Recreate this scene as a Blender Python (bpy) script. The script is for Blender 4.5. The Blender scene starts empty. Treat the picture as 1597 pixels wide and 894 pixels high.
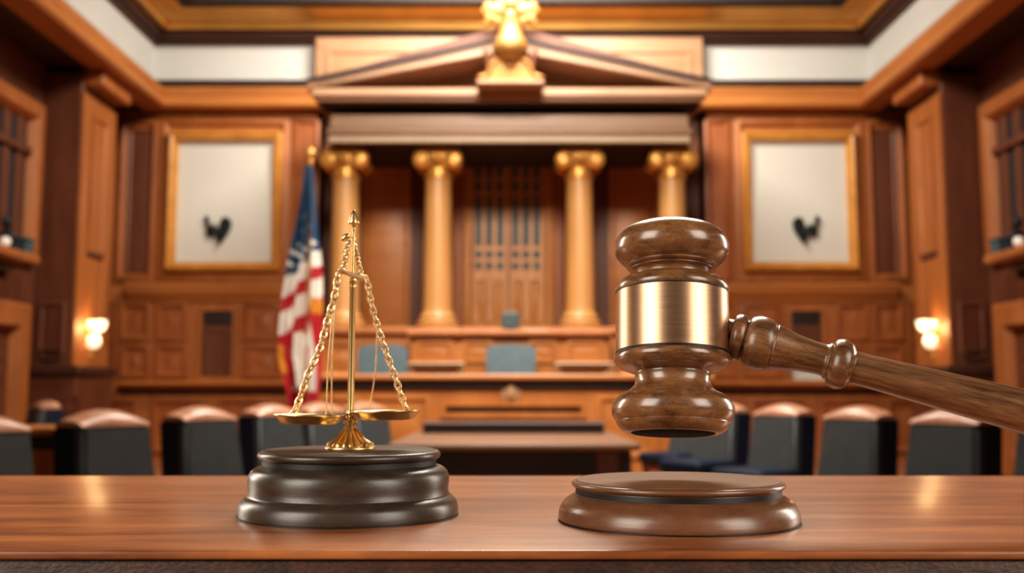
import bpy, bmesh, math, random
from mathutils import Vector, Matrix
random.seed(7)
sc = bpy.context.scene
COL = sc.collection
PI = math.pi

# ------------------------------------------------------------------ camera numbers
F = 1600.0                      # focal length in pixels of the 1597 x 894 frame
CX, CY = 798.5, 447.0
TH = math.atan((610 - CY) / F)  # camera looks a little upward
CT, ST = math.cos(TH), math.sin(TH)
ZD = 1.02                       # height of the desk top
H = ZD + 0.10                   # height of the lens

def P(px, py, Y):
    dx, dy = (px - CX) / F, (CY - py) / F
    s = Y / (CT - dy * ST)
    return Vector((dx * s, Y, H + s * (ST + dy * CT)))
def PZ(px, py, z):              # point on a horizontal plane
    dx, dy = (px - CX) / F, (CY - py) / F
    s = (z - H) / (ST + dy * CT)
    return Vector((dx * s, s * (CT - dy * ST), z))
def zat(py, Y): return P(CX, py, Y).z
def xat(px, py, Y): return P(px, py, Y).x
def ppm(p):                     # metres per pixel at a point
    return (p.y * CT + (p.z - H) * ST) / F
def R(px0, py0, px1, py1, Y):   # pixel rectangle on a facade -> x0,x1,z0,z1
    pm = (py0 + py1) / 2
    return (xat(px0, pm, Y), xat(px1, pm, Y), zat(py1, Y), zat(py0, Y))

# ------------------------------------------------------------------ materials
MATS = {}
def nd(nt, t, x=0, y=0, **kw):
    n = nt.nodes.new(t); n.location = (x, y)
    for k, v in kw.items(): setattr(n, k, v)
    return n
ROOM = set('wall_wood panel_wood trim_wood red_brown_wood bench_wood door_wood column_wood floor_wood pale_wood pinkish_wood'.split())
def wood(name, light, dark, rough=0.4, grain=(1, 1, 9), scale=3.0, coat=0.0, bump=0.05, spec=0.5, fine=0.35, cr=0.2):
    if name in ROOM:
        light = (light[0] * .93, light[1] * 1.12, light[2] * 1.5); dark = (dark[0] * .93, dark[1] * 1.12, dark[2] * 1.5)
    m = bpy.data.materials.new(name); m.use_nodes = True
    nt = m.node_tree; b = nt.nodes['Principled BSDF']
    tc = nd(nt, 'ShaderNodeTexCoord'); mp = nd(nt, 'ShaderNodeMapping')
    mp.inputs['Scale'].default_value = grain
    nt.links.new(tc.outputs['Object'], mp.inputs['Vector'])
    n1 = nd(nt, 'ShaderNodeTexNoise'); n1.inputs['Scale'].default_value = scale; n1.inputs['Detail'].default_value = 6
    n1.inputs['Roughness'].default_value = 0.6; n1.inputs['Distortion'].default_value = 0.6
    n2 = nd(nt, 'ShaderNodeTexNoise'); n2.inputs['Scale'].default_value = scale * 9; n2.inputs['Detail'].default_value = 3
    nt.links.new(mp.outputs[0], n1.inputs['Vector']); nt.links.new(mp.outputs[0], n2.inputs['Vector'])
    mx = nd(nt, 'ShaderNodeMath', operation='MULTIPLY_ADD'); mx.inputs[1].default_value = fine
    nt.links.new(n2.outputs['Fac'], mx.inputs[0])
    sb = nd(nt, 'ShaderNodeMath', operation='SUBTRACT'); sb.inputs[1].default_value = fine * 0.5
    nt.links.new(mx.outputs[0], sb.inputs[0]); nt.links.new(n1.outputs['Fac'], mx.inputs[2])
    rp = nd(nt, 'ShaderNodeValToRGB')
    rp.color_ramp.elements[0].position = 0.32; rp.color_ramp.elements[0].color = (*dark, 1)
    rp.color_ramp.elements[1].position = 0.68; rp.color_ramp.elements[1].color = (*light, 1)
    nt.links.new(sb.outputs[0], rp.inputs['Fac']); nt.links.new(rp.outputs[0], b.inputs['Base Color'])
    b.inputs['Roughness'].default_value = rough
    b.inputs['Coat Weight'].default_value = coat; b.inputs['Coat Roughness'].default_value = cr
    b.inputs['Specular IOR Level'].default_value = spec
    if bump:
        bp = nd(nt, 'ShaderNodeBump'); bp.inputs['Strength'].default_value = bump; bp.inputs['Distance'].default_value = 0.002
        nt.links.new(sb.outputs[0], bp.inputs['Height']); nt.links.new(bp.outputs[0], b.inputs['Normal'])
    MATS[name] = m; return m
def plain(name, col, rough=0.5, metal=0.0, var=0.12, scale=14, emit=None, spec=0.5, aniso=0.0, bump=0.0, bscale=60):
    m = bpy.data.materials.new(name); m.use_nodes = True
    nt = m.node_tree; b = nt.nodes['Principled BSDF']
    tc = nd(nt, 'ShaderNodeTexCoord')
    n = nd(nt, 'ShaderNodeTexNoise'); n.inputs['Scale'].default_value = scale; n.inputs['Detail'].default_value = 4
    nt.links.new(tc.outputs['Object'], n.inputs['Vector'])
    cr = nd(nt, 'ShaderNodeValToRGB')
    cr.color_ramp.elements[0].position = 0.3; cr.color_ramp.elements[1].position = 0.7
    cr.color_ramp.elements[0].color = (*[c * (1 - var) for c in col], 1)
    cr.color_ramp.elements[1].color = (*[min(1, c * (1 + var)) for c in col], 1)
    nt.links.new(n.outputs['Fac'], cr.inputs['Fac']); nt.links.new(cr.outputs[0], b.inputs['Base Color'])
    b.inputs['Roughness'].default_value = rough; b.inputs['Metallic'].default_value = metal
    b.inputs['Specular IOR Level'].default_value = spec
    if bump:
        n2 = nd(nt, 'ShaderNodeTexNoise'); n2.inputs['Scale'].default_value = bscale; n2.inputs['Detail'].default_value = 3
        nt.links.new(tc.outputs['Object'], n2.inputs['Vector'])
        bp = nd(nt, 'ShaderNodeBump'); bp.inputs['Strength'].default_value = bump; bp.inputs['Distance'].default_value = 0.004
        nt.links.new(n2.outputs['Fac'], bp.inputs['Height']); nt.links.new(bp.outputs[0], b.inputs['Normal'])
    if emit:
        b.inputs['Emission Color'].default_value = (*emit[0], 1); b.inputs['Emission Strength'].default_value = emit[1]
    MATS[name] = m; return m

# room woods: vertical grain
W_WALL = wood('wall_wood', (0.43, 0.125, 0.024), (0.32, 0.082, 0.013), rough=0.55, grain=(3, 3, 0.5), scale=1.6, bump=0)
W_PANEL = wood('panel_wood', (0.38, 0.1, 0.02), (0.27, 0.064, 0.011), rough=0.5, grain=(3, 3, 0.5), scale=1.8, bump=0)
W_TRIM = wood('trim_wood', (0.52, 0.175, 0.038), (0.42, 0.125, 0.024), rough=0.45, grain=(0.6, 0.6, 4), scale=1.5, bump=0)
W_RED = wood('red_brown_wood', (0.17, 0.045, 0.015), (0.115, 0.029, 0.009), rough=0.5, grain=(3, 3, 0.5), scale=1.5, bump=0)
W_DARK = wood('dark_wood', (0.075, 0.026, 0.012), (0.045, 0.015, 0.008), rough=0.5, grain=(0.5, 0.5, 5), scale=1.5, bump=0)
W_SHAD = wood('shade_and_dark_wood', (0.03, 0.012, 0.008), (0.015, 0.007, 0.005), rough=0.6, grain=(1, 1, 1), scale=1.5, bump=0)  # near-black: shade painted under ledges and in recesses, also dark table parts
W_PALE = wood('pale_wood', (0.48, 0.23, 0.095), (0.4, 0.175, 0.065), rough=0.45, grain=(0.6, 0.6, 4), scale=1.3, bump=0)
W_PINK = wood('pinkish_wood', (0.43, 0.2, 0.088), (0.34, 0.148, 0.06), rough=0.45, grain=(0.6, 0.6, 4), scale=1.3, bump=0)
W_CREAM = wood('cream_band', (0.55, 0.4, 0.27), (0.47, 0.33, 0.22), rough=0.5, grain=(0.6, 0.6, 4), scale=1.3, bump=0)
W_COL = wood('column_wood', (0.52, 0.225, 0.06), (0.45, 0.185, 0.045), rough=0.42, grain=(3, 3, 0.4), scale=2, bump=0)
W_DOOR = wood('door_wood', (0.58, 0.22, 0.05), (0.44, 0.145, 0.028), rough=0.45, grain=(4, 4, 0.5), scale=2, bump=0)
W_BENCH = wood('bench_wood', (0.52, 0.165, 0.032), (0.4, 0.11, 0.019), rough=0.42, grain=(3, 3, 0.6), scale=1.6, bump=0)
W_FLOOR = wood('floor_wood', (0.33, 0.11, 0.035), (0.22, 0.065, 0.018), rough=0.4, grain=(0.4, 5, 1), scale=2, bump=0)
W_CREST = wood('crest_wood', (0.5, 0.26, 0.17), (0.34, 0.155, 0.09), rough=0.33, grain=(5, 1, 1), scale=3, bump=0, spec=0.7)
W_TABLE = wood('table_wood', (0.22, 0.11, 0.06), (0.16, 0.075, 0.04), rough=0.5, grain=(0.6, 5, 5), scale=2, bump=0)
# desk and turned pieces
W_DESK = wood('desk_wood', (0.46, 0.165, 0.055), (0.19, 0.055, 0.018), rough=0.34, grain=(1.3, 9, 9), scale=2.6, coat=0.3, bump=0.03, fine=0.25)
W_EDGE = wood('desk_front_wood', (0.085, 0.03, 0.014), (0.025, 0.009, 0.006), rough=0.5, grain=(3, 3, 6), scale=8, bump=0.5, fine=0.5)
W_GAVEL = wood('gavel_wood', (0.31, 0.145, 0.06), (0.1, 0.04, 0.015), rough=0.3, grain=(14, 14, 34), scale=3.0, coat=0.8, cr=.16, bump=0.1)
W_HANDLE = wood('handle_wood', (0.27, 0.125, 0.053), (0.055, 0.02, 0.008), rough=0.34, grain=(7, 60, 60), scale=2.0, coat=0.35, bump=0.12)
W_BLOCK = wood('sound_block_wood', (0.2, 0.088, 0.042), (0.14, 0.055, 0.025), rough=0.36, grain=(14, 14, 40), scale=3, coat=0.55, cr=.22, bump=0.12)
W_DISC = wood('striking_disc_wood', (0.23, 0.11, 0.052), (0.16, 0.073, 0.034), rough=0.55, grain=(10, 40, 40), scale=3, bump=0.03, spec=0.15)
W_BASE = wood('scale_base_wood', (0.062, 0.04, 0.028), (0.034, 0.02, 0.013), rough=0.36, grain=(14, 14, 40), scale=3, coat=0.45, cr=.28, bump=0.15)
W_BTOP = wood('scale_base_top_wood', (0.11, 0.065, 0.042), (0.075, 0.042, 0.027), rough=0.55, grain=(10, 40, 40), scale=3, bump=0.03, spec=0.15)
M_GROOVE = plain('groove_black', (0.006, 0.004, 0.004), 0.5)
M_UNDER = plain('strike_face', (0.006, 0.006, 0.009), 0.7, spec=0.15)
M_GOLD = plain('polished_brass', (0.86, 0.6, 0.28), 0.3, 1.0, 0.08)
M_GOLD2 = plain('gilding', (0.6, 0.3, 0.075), 0.42, 0.5, 0.12, scale=5)
M_ORN = plain('ornament_gilding', (0.36, 0.17, 0.045), 0.48, 0.45, 0.12, scale=5)
M_CROWN = plain('gilded_moulding', (0.72, 0.4, 0.11), 0.42, 0.55, 0.1, scale=2)
M_CHAIN = plain('chain_brass', (0.78, 0.54, 0.3), 0.42, 0.8, 0.15, scale=200)
M_FRAME = wood('frame_gilt', (0.6, 0.28, 0.06), (0.46, 0.19, 0.035), rough=0.35, grain=(1, 1, 1), scale=3, bump=0)
M_WHITE = plain('frieze_plaster', (0.58, 0.57, 0.53), 0.8, 0, 0.04, scale=1.5)
M_CANVAS = plain('cream_panel', (0.58, 0.55, 0.49), 0.75, 0, 0.03, scale=1.0)
M_BLACK = plain('black_metal', (0.012, 0.013, 0.014), 0.5, 0.2)
M_LEATH = plain('grey_leather', (0.055, 0.06, 0.064), 0.5, 0, 0.12, scale=9, bump=0.1)
M_NAVY = plain('navy_leather', (0.004, 0.01, 0.026), 0.55, 0, 0.15, scale=9, spec=0.3)
M_TEAL = plain('teal_leather', (0.085, 0.12, 0.14), 0.45, 0, 0.1, scale=9)
M_SLATE = plain('slate_box', (0.055, 0.085, 0.1), 0.5)
M_PAPER = plain('paper', (0.5, 0.48, 0.44), 0.7)
M_SCREEN = plain('monitor_back', (0.05, 0.075, 0.08), 0.45)
M_GLOW = plain('lamp_glass', (1, 0.85, 0.6), 0.4, emit=((1.0, 0.76, 0.5), 1.05))
M_GLOBE = plain('self_lit_globe', (0.8, 0.74, 0.66), 0.12, 0, 0.05, emit=((1.0, 0.8, 0.6), 0.25))  # faint glow added to brighten the ball, which is no lamp
M_PANE = plain('dark_glass', (0.035, 0.04, 0.042), 0.15, 0, 0.2)
M_DPANE = plain('door_glass', (0.11, 0.115, 0.11), 0.55, 0, 0.2, spec=0.25)
M_RED = plain('flag_red', (0.42, 0.014, 0.022), 0.7, 0, 0.1)
M_FWHITE = plain('flag_white', (0.72, 0.67, 0.6), 0.7, 0, 0.05)
M_BLUE = plain('flag_blue', (0.018, 0.055, 0.115), 0.7, 0, 0.1)
M_FRINGE = plain('flag_fringe', (0.6, 0.24, 0.03), 0.6, 0, 0.2)
M_CEIL = plain('ceiling_paint', (0.03, 0.017, 0.012), 0.7)

# brushed brass of the band: fine streaks round the drum
def brushed():
    m = bpy.data.materials.new('brushed_brass'); m.use_nodes = True
    nt = m.node_tree; b = nt.nodes['Principled BSDF']
    tc = nd(nt, 'ShaderNodeTexCoord'); mp = nd(nt, 'ShaderNodeMapping'); mp.inputs['Scale'].default_value = (30, 30, 1500)
    n = nd(nt, 'ShaderNodeTexNoise'); n.inputs['Scale'].default_value = 1.0; n.inputs['Detail'].default_value = 4
    nt.links.new(tc.outputs['Object'], mp.inputs[0]); nt.links.new(mp.outputs[0], n.inputs['Vector'])
    cr = nd(nt, 'ShaderNodeValToRGB')
    cr.color_ramp.elements[0].color = (0.7, 0.45, 0.29, 1); cr.color_ramp.elements[1].color = (0.84, 0.56, 0.37, 1)
    cr.color_ramp.elements[0].position = 0.3; cr.color_ramp.elements[1].position = 0.7
    nt.links.new(n.outputs['Fac'], cr.inputs[0]); nt.links.new(cr.outputs[0], b.inputs['Base Color'])
    mr = nd(nt, 'ShaderNodeMapRange'); mr.inputs['To Min'].default_value = 0.36; mr.inputs['To Max'].default_value = 0.5
    nt.links.new(n.outputs['Fac'], mr.inputs[0]); nt.links.new(mr.outputs[0], b.inputs['Roughness'])
    b.inputs['Metallic'].default_value = 1.0
    b.inputs['Anisotropic'].default_value = 0.7
    tg = nd(nt, 'ShaderNodeTangent'); tg.direction_type = 'RADIAL'; tg.axis = 'Z'
    nt.links.new(tg.outputs[0], b.inputs['Tangent'])
    b.inputs['Anisotropic Rotation'].default_value = 0.25
    return m
M_BAND = brushed()

# ------------------------------------------------------------------ object helpers
def tag(o, label=None, cat=None, group=None, kind=None):
    if label: o['label'] = label
    if cat: o['category'] = cat
    if group: o['group'] = group
    if kind: o['kind'] = kind
    return o
def empty(name, loc, label, cat, group=None, rot=(0, 0, 0)):
    o = bpy.data.objects.new(name, None); COL.objects.link(o)
    o.location = loc; o.rotation_euler = rot; o.empty_display_size = 0.05
    return tag(o, label, cat, group)
def obj(name, bm, mats, parent=None, smooth=35, loc=None, keepworld=False):
    me = bpy.data.meshes.new(name)
    bmesh.ops.recalc_face_normals(bm, faces=bm.faces[:])
    bm.to_mesh(me); bm.free()
    if not isinstance(mats, (list, tuple)): mats = [mats]
    for m in mats: me.materials.append(m)
    if smooth:
        for p in me.polygons: p.use_smooth = True
        me.set_sharp_from_angle(angle=math.radians(smooth))
    o = bpy.data.objects.new(name, me); COL.objects.link(o)
    if parent is not None:
        o.parent = parent
        if keepworld:       # mesh was laid out in world coordinates, parent is an unrotated empty
            o.location = -parent.location if parent.parent is None else (0, 0, 0)
    if loc is not None: o.location = loc
    return o
def struct(name, bm, mats, parent=None, smooth=35):
    o = obj(name, bm, mats, parent, smooth)
    if parent is None: o['kind'] = 'structure'
    return o
def new(): return bmesh.new()
def merge(bm, tmp, M=None, mi=None):
    if M is not None: bmesh.ops.transform(tmp, matrix=M, verts=tmp.verts)
    off = {}
    for v in tmp.verts: off[v] = bm.verts.new(v.co)
    for f in tmp.faces:
        try:
            nf = bm.faces.new([off[v] for v in f.verts]); nf.material_index = f.material_index if mi is None else mi
        except ValueError: pass
    tmp.free()
def box(bm, x0, x1, y0, y1, z0, z1, bev=0.0, seg=1, M=None, mi=0):
    t = bmesh.new(); bmesh.ops.create_cube(t, size=1)
    for v in t.verts:
        v.co = ((x0 + x1) / 2 + v.co.x * (x1 - x0), (y0 + y1) / 2 + v.co.y * (y1 - y0), (z0 + z1) / 2 + v.co.z * (z1 - z0))
    if bev: bmesh.ops.bevel(t, geom=t.edges[:], offset=bev, segments=seg, profile=0.5, affect='EDGES')
    merge(bm, t, M, mi)
def lathe(bm, prof, segs=64, M=None, mi=0, mod=None):
    t = bmesh.new(); rings = []
    for r, z in prof:
        if r < 1e-6: rings.append([t.verts.new((0, 0, z))])
        else:
            ring = []
            for i in range(segs):
                a = 2 * PI * i / segs; k = mod(a, z) if mod else 1.0
                ring.append(t.verts.new((r * k * math.cos(a), r * k * math.sin(a), z)))
            rings.append(ring)
    for a, b in zip(rings, rings[1:]):
        for i in range(segs):
            j = (i + 1) % segs
            if len(a) == 1 and len(b) == 1: continue
            if len(a) == 1: t.faces.new((a[0], b[i], b[j]))
            elif len(b) == 1: t.faces.new((a[i], a[j], b[0]))
            else: t.faces.new((a[i], a[j], b[j], b[i]))
    for ring, flip in ((rings[0], True), (rings[-1], False)):
        if len(ring) > 1: t.faces.new(ring[::-1] if flip else ring)
    merge(bm, t, M, mi)
def spline(pts, n=6):           # Catmull-Rom through 2-D/3-D points
    out = []; m = len(pts); V = [Vector(p) for p in pts]
    for i in range(m - 1):
        p0, p1, p2, p3 = V[max(i - 1, 0)], V[i], V[i + 1], V[min(i + 2, m - 1)]
        for k in range(n):
            t = k / n
            out.append(0.5 * ((2 * p1) + (p2 - p0) * t + (2 * p0 - 5 * p1 + 4 * p2 - p3) * t * t + (3 * p1 - p0 - 3 * p2 + p3) * t ** 3))
    out.append(V[-1]); return out
def tube(bm, pts, r, segs=10, closed=False, mi=0, M=None):
    t = bmesh.new(); pts = [Vector(p) for p in pts]; n = len(pts); rings = []
    rad = r if callable(r) else (lambda i: r)
    up = None
    for i, p in enumerate(pts):
        if closed: d = pts[(i + 1) % n] - pts[i - 1]
        else: d = pts[min(i + 1, n - 1)] - pts[max(i - 1, 0)]
        d.normalize()
        if up is None:
            up = Vector((0, 0, 1)) if abs(d.z) < 0.9 else Vector((1, 0, 0))
        s = d.cross(up).normalized(); up = s.cross(d).normalized()
        rings.append([t.verts.new(p + (s * math.cos(2 * PI * k / segs) + up * math.sin(2 * PI * k / segs)) * rad(i)) for k in range(segs)])
    for i in range(n if closed else n - 1):
        a, b = rings[i], rings[(i + 1) % n]
        for k in range(segs):
            t.faces.new((a[k], a[(k + 1) % segs], b[(k + 1) % segs], b[k]))
    if not closed:
        t.faces.new(rings[0][::-1]); t.faces.new(rings[-1])
    merge(bm, t, M, mi)
def prism(bm, poly, d0, d1, mapf, mi=0, bev=0):    # polygon (u,v) pushed from w=d0 to w=d1
    t = bmesh.new()
    a = [t.verts.new(mapf(u, v, d0)) for u, v in poly]; b = [t.verts.new(mapf(u, v, d1)) for u, v in poly]
    n = len(poly)
    t.faces.new(a[::-1]); t.faces.new(b)
    for i in range(n): t.faces.new((a[i], a[(i + 1) % n], b[(i + 1) % n], b[i]))
    if bev: bmesh.ops.bevel(t, geom=t.edges[:], offset=bev, segments=2, affect='EDGES')
    merge(bm, t, None, mi)
def back(Y): return lambda u, v, w: Vector((u, Y - w, v))          # facade facing the camera
def sideL(X): return lambda u, v, w: Vector((X + w, u, v))         # left wall facing the aisle
def sideR(X): return lambda u, v, w: Vector((X - w, u, v))
def relief(bm, rect, mapf, prof, fill=True, mi=0):
    """rect (u0,u1,v0,v1); prof = [(inset, out)...]: mitred mouldings stepping inward."""
    u0, u1, v0, v1 = rect; loops = []
    for d, w in prof:
        loops.append([bm.verts.new(mapf(u, v, w)) for u, v in ((u0 + d, v0 + d), (u1 - d, v0 + d), (u1 - d, v1 - d), (u0 + d, v1 - d))])
    for a, b in zip(loops, loops[1:]):
        for i in range(4):
            j = (i + 1) % 4
            bm.faces.new((a[i], a[j], b[j], b[i])).material_index = mi
    if fill: bm.faces.new(loops[-1]).material_index = mi
RAISED = [(0, -0.02), (0.0, 0.05), (0.05, 0.06), (0.09, 0.015), (0.15, 0.01), (0.24, 0.05)]
SUNK = [(0, 0.005), (0.02, 0.05), (0.07, 0.05), (0.10, -0.0), (0.13, 0.004)]
def sweepU(bm, prof, XF, YB, Y0=0.0, mi=0):
    """closed profile of (inward offset, z) run along left wall, back wall, right wall."""
    paths = []
    for d, z in prof:
        paths.append([bm.verts.new(p) for p in ((-XF + d, Y0, z), (-XF + d, YB - d, z), (XF - d, YB - d, z), (XF - d, Y0, z))])
    n = len(prof)
    for i in range(n):
        a, b = paths[i], paths[(i + 1) % n]
        for k in range(3): bm.faces.new((a[k], a[k + 1], b[k + 1], b[k])).material_index = mi
def copy_tree(o, parent=None):
    c = o.copy(); COL.objects.link(c)
    if parent is not None: c.parent = parent
    for ch in list(o.children): copy_tree(ch, c)
    return c

# ================================================================== ROOM
YB = 16.0
XF = -xat(240, 129, YB)
XW = 6.43
ZC = 8.3
bm = new(); box(bm, -6.6, 6.6, -2.0, 16.6, -0.1, 0.0); struct('floor', bm, W_FLOOR)
z_c0, z_c1 = zat(168, YB - .3), zat(135, YB - .3)
z_f0, z_f1 = zat(129, YB), zat(69, YB)
bm = new(); box(bm, -6.7, 6.7, -2.0, 16.8, ZC, ZC + 0.1); struct('ceiling', bm, M_CEIL)

# back wall: side fields with stiles and panels, centre field behind the columns
bm = new()
zt = z_c1
PX0, PX1 = 150, 1447
xi = xat(500, 400, YB)                      # inner edge of the side field
mb = back(YB)
for sgn in (-1, 1):
    def q(px): return px if sgn < 0 else 1597 - px
    def rr(a, t, b, bt, Y=YB):
        l, r = sorted((q(a), q(b))); return R(l, t, r, bt, Y)
    x0, x1 = sorted((sgn * 6.6, sgn * abs(xi)))
    box(bm, x0, x1, YB, YB + 0.2, 0, zt + .2, mi=0)
    relief(bm, rr(183, 186, 246, 440), mb, [(0, 0), (0, .04), (.08, .07), (.13, .02), (.2, .02)], mi=1)
    relief(bm, rr(199, 203, 240, 432), mb, [(0, .02), (.02, .045), (.05, .02), (.06, .022)], mi=2)
    relief(bm, rr(246, 184, 452, 440), mb, [(0, 0), (0, .05), (.1, .09), (.16, .03), (.2, .03)], mi=0)
    relief(bm, rr(456, 186, 498, 440), mb, [(0, 0), (0, .04), (.06, .06), (.1, .02), (.14, .02)], mi=1)
    # wainscot panels
    for a, b in ((164, 180), (188, 236), (243, 294), (378, 441), (448, 494)):
        for t, bt in ((472, 532), (537, 590)):
            relief(bm, rr(a, t, b, bt), mb, RAISED if b - a > 30 else [(0, 0), (0, .05), (.03, .05), (.05, .01)], mi=1)
    for a, b in ((150, 215), (238, 318), (340, 428), (440, 494)):
        relief(bm, rr(a, 622, b, 706, 15.86), back(15.86), [(0, 0), (0, .05), (.05, .06), (.09, .015), (.15, .01), (.24, .04)], mi=1)
    x0, x1 = sorted((sgn * 6.5, sgn * abs(xi)))
    box(bm, x0, x1, 15.86, YB, 0, zat(600, 15.9), mi=0)
struct('wall_back', bm, [W_WALL, W_PANEL, W_RED])
bm = new()
YC = 16.25
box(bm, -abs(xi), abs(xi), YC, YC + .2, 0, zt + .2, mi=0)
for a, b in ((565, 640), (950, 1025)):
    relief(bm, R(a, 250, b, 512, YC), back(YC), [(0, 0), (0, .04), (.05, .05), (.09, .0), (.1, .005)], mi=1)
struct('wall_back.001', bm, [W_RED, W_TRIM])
bm = new()
for sgn in (-1, 1):
    x0, x1 = sorted((sgn * abs(xi), sgn * (abs(xi) + .1))); box(bm, x0, x1, YB, YC, 0, zt)
struct('wall_back.002', bm, W_WALL)

# recessed doorways of the wainscot
n_door = 2
for sgn in (-1, 1):
    a, b = (310, 370) if sgn < 0 else (1227, 1287)
    r = R(a, 480, b, 594, YB)
    e = bpy.data.objects.new('door_%d' % n_door, None); COL.objects.link(e); e['kind'] = 'structure'
    e.location = ((r[0] + r[1]) / 2, YB, r[2])
    bm = new(); relief(bm, r, back(YB), [(0, 0), (0, .08), (.06, .08), (.08, -.1)], fill=False); obj('door_frame', bm, W_WALL, e, keepworld=True)
    bm = new(); relief(bm, (r[0] + .07, r[1] - .07, r[2], r[3] - .07), back(YB - .02), [(0, 0), (.0, .002)], mi=0)
    relief(bm, (r[0] + .1, r[1] - .1, r[2] + .06, r[3] - .32), back(YB - .02), [(0, 0), (0, .02), (.06, .02), (.08, .005)], mi=1)
    relief(bm, (r[0] + .08, r[1] - .08, r[3] - .27, r[3] - .08), back(YB - .02), [(0, .0), (.0, .01), (.01, .012)], mi=2)  # dark strip paints the shadow at the top of the recess
    obj('door_leaf', bm, [W_RED, W_RED, W_SHAD], e, keepworld=True)
    n_door += 1

# chair rail, ledge
tn = 1
def trim(bm, m, smooth=35):
    global tn
    o = struct('trim_%d' % tn, bm, m, None, smooth); tn += 1; return o
for sgn in (-1, 1):
    x0, x1 = sorted((sgn * 6.0, sgn * abs(xi)))
    bm = new()
    za, zb = zat(463, 15.8), zat(441, 15.8)
    def run(prof, Y):
        t = [(Y - d, z) for d, z in prof]
        for (y_a, z_a), (y_b, z_b) in zip(t, t[1:] + t[:1]):
            vs = [bm.verts.new(p) for p in ((x0, y_a, z_a), (x1, y_a, z_a), (x1, y_b, z_b), (x0, y_b, z_b))]; bm.faces.new(vs)
    run([(0, za - .05), (.05, za - .05), (.07, za), (.14, za + .05), (.2, zb - .04), (.2, zb), (0, zb)], YB)
    trim(bm, W_TRIM)
    bm = new(); za, zb = zat(606, 15.5), zat(594, 15.5)
    run([(0, za), (.26, za), (.36, zb - .05), (.36, zb), (0, zb)], YB); trim(bm, W_BENCH)
    bm = new(); run([(.141, za - .07), (.2, za - .07), (.24, za - .002), (.141, za - .002)], YB); trim(bm, W_SHAD)  # dark strip painting the shadow line beneath the ledge

# frieze, cornices, crown, soffits
bm = new()
sweepU(bm, [(0, z_f0 - .1), (0, z_f1 + .2), (-.1, z_f1 + .2), (-.1, z_f0 - .1)], XF, YB); trim(bm, M_WHITE)
bm = new()
zz = lambda py, d: zat(py, YB - d)
sweepU(bm, [(0, zz(134, .14)), (.14, zz(135, .14)), (.14, zz(130, .14)), (0, zz(129, 0))], XF, YB); trim(bm, W_DARK)
bm = new()
sweepU(bm, [(-.1, zz(168, .3)), (.26, zz(168, .26)), (.30, zz(163, .3)), (.24, zz(160, .24)), (.2, zz(150, .2)), (.24, zz(140, .24)), (.24, zz(136, .24)), (-.1, zz(134, .1))], XF, YB); trim(bm, W_TRIM)
bm = new()
sweepU(bm, [(-1.0, zz(167, .2)), (.22, zz(168.6, .22)), (.22, zz(166, .2)), (-1.0, zz(166, .2))], XF, YB); trim(bm, W_DARK)
bm = new()
sweepU(bm, [(-.1, zz(69, 0)), (.08, zz(69, .08)), (.1, zz(62, .1)), (.16, zz(60, .16)), (.2, zz(46, .2)), (-.1, zz(44, .2))], XF, YB); trim(bm, W_DARK)
bm = new()
sweepU(bm, [(.1, zz(45, .2)), (.3, zz(45, .3)), (.32, zz(38, .32)), (.36, zz(36.5, .36)), (.36, zz(34, .36)), (.4, zz(32, .4)), (.5, zz(20, .5)), (.66, zz(8, .66)), (.66, zz(4, .66)), (.1, zz(0, .1))], XF, YB); trim(bm, M_CROWN)
bm = new()
sweepU(bm, [(.1, zz(3, .66)), (.9, zz(4, .9)), (.9, ZC), (.1, ZC)], XF, YB); trim(bm, M_CEIL)
# outer roof over the soffit (closes the room)
bm = new()
for s in (-1, 1):
    x0, x1 = sorted((s * (XF + .1), s * 6.7)); box(bm, x0, x1, -2, 16.2, zz(134, .1), ZC)
box(bm, -6.7, 6.7, YB + .1, 16.8, zz(134, .1), ZC)
trim(bm, M_CEIL)

# pale attic panel behind the pediment
bm = new()
YA = 15.72
r = R(491, 58, 1097, 140, YA)
box(bm, r[0], r[1], YA, YB + .05, r[2], r[3], bev=.015)
for a, b in ((510, 700), (885, 1078)):
    relief(bm, R(a, 78, b, 150, YA), back(YA), [(0, 0), (0, .03), (.04, .03), (.07, -.0), (.1, .004)])
trim(bm, W_PALE)

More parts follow.
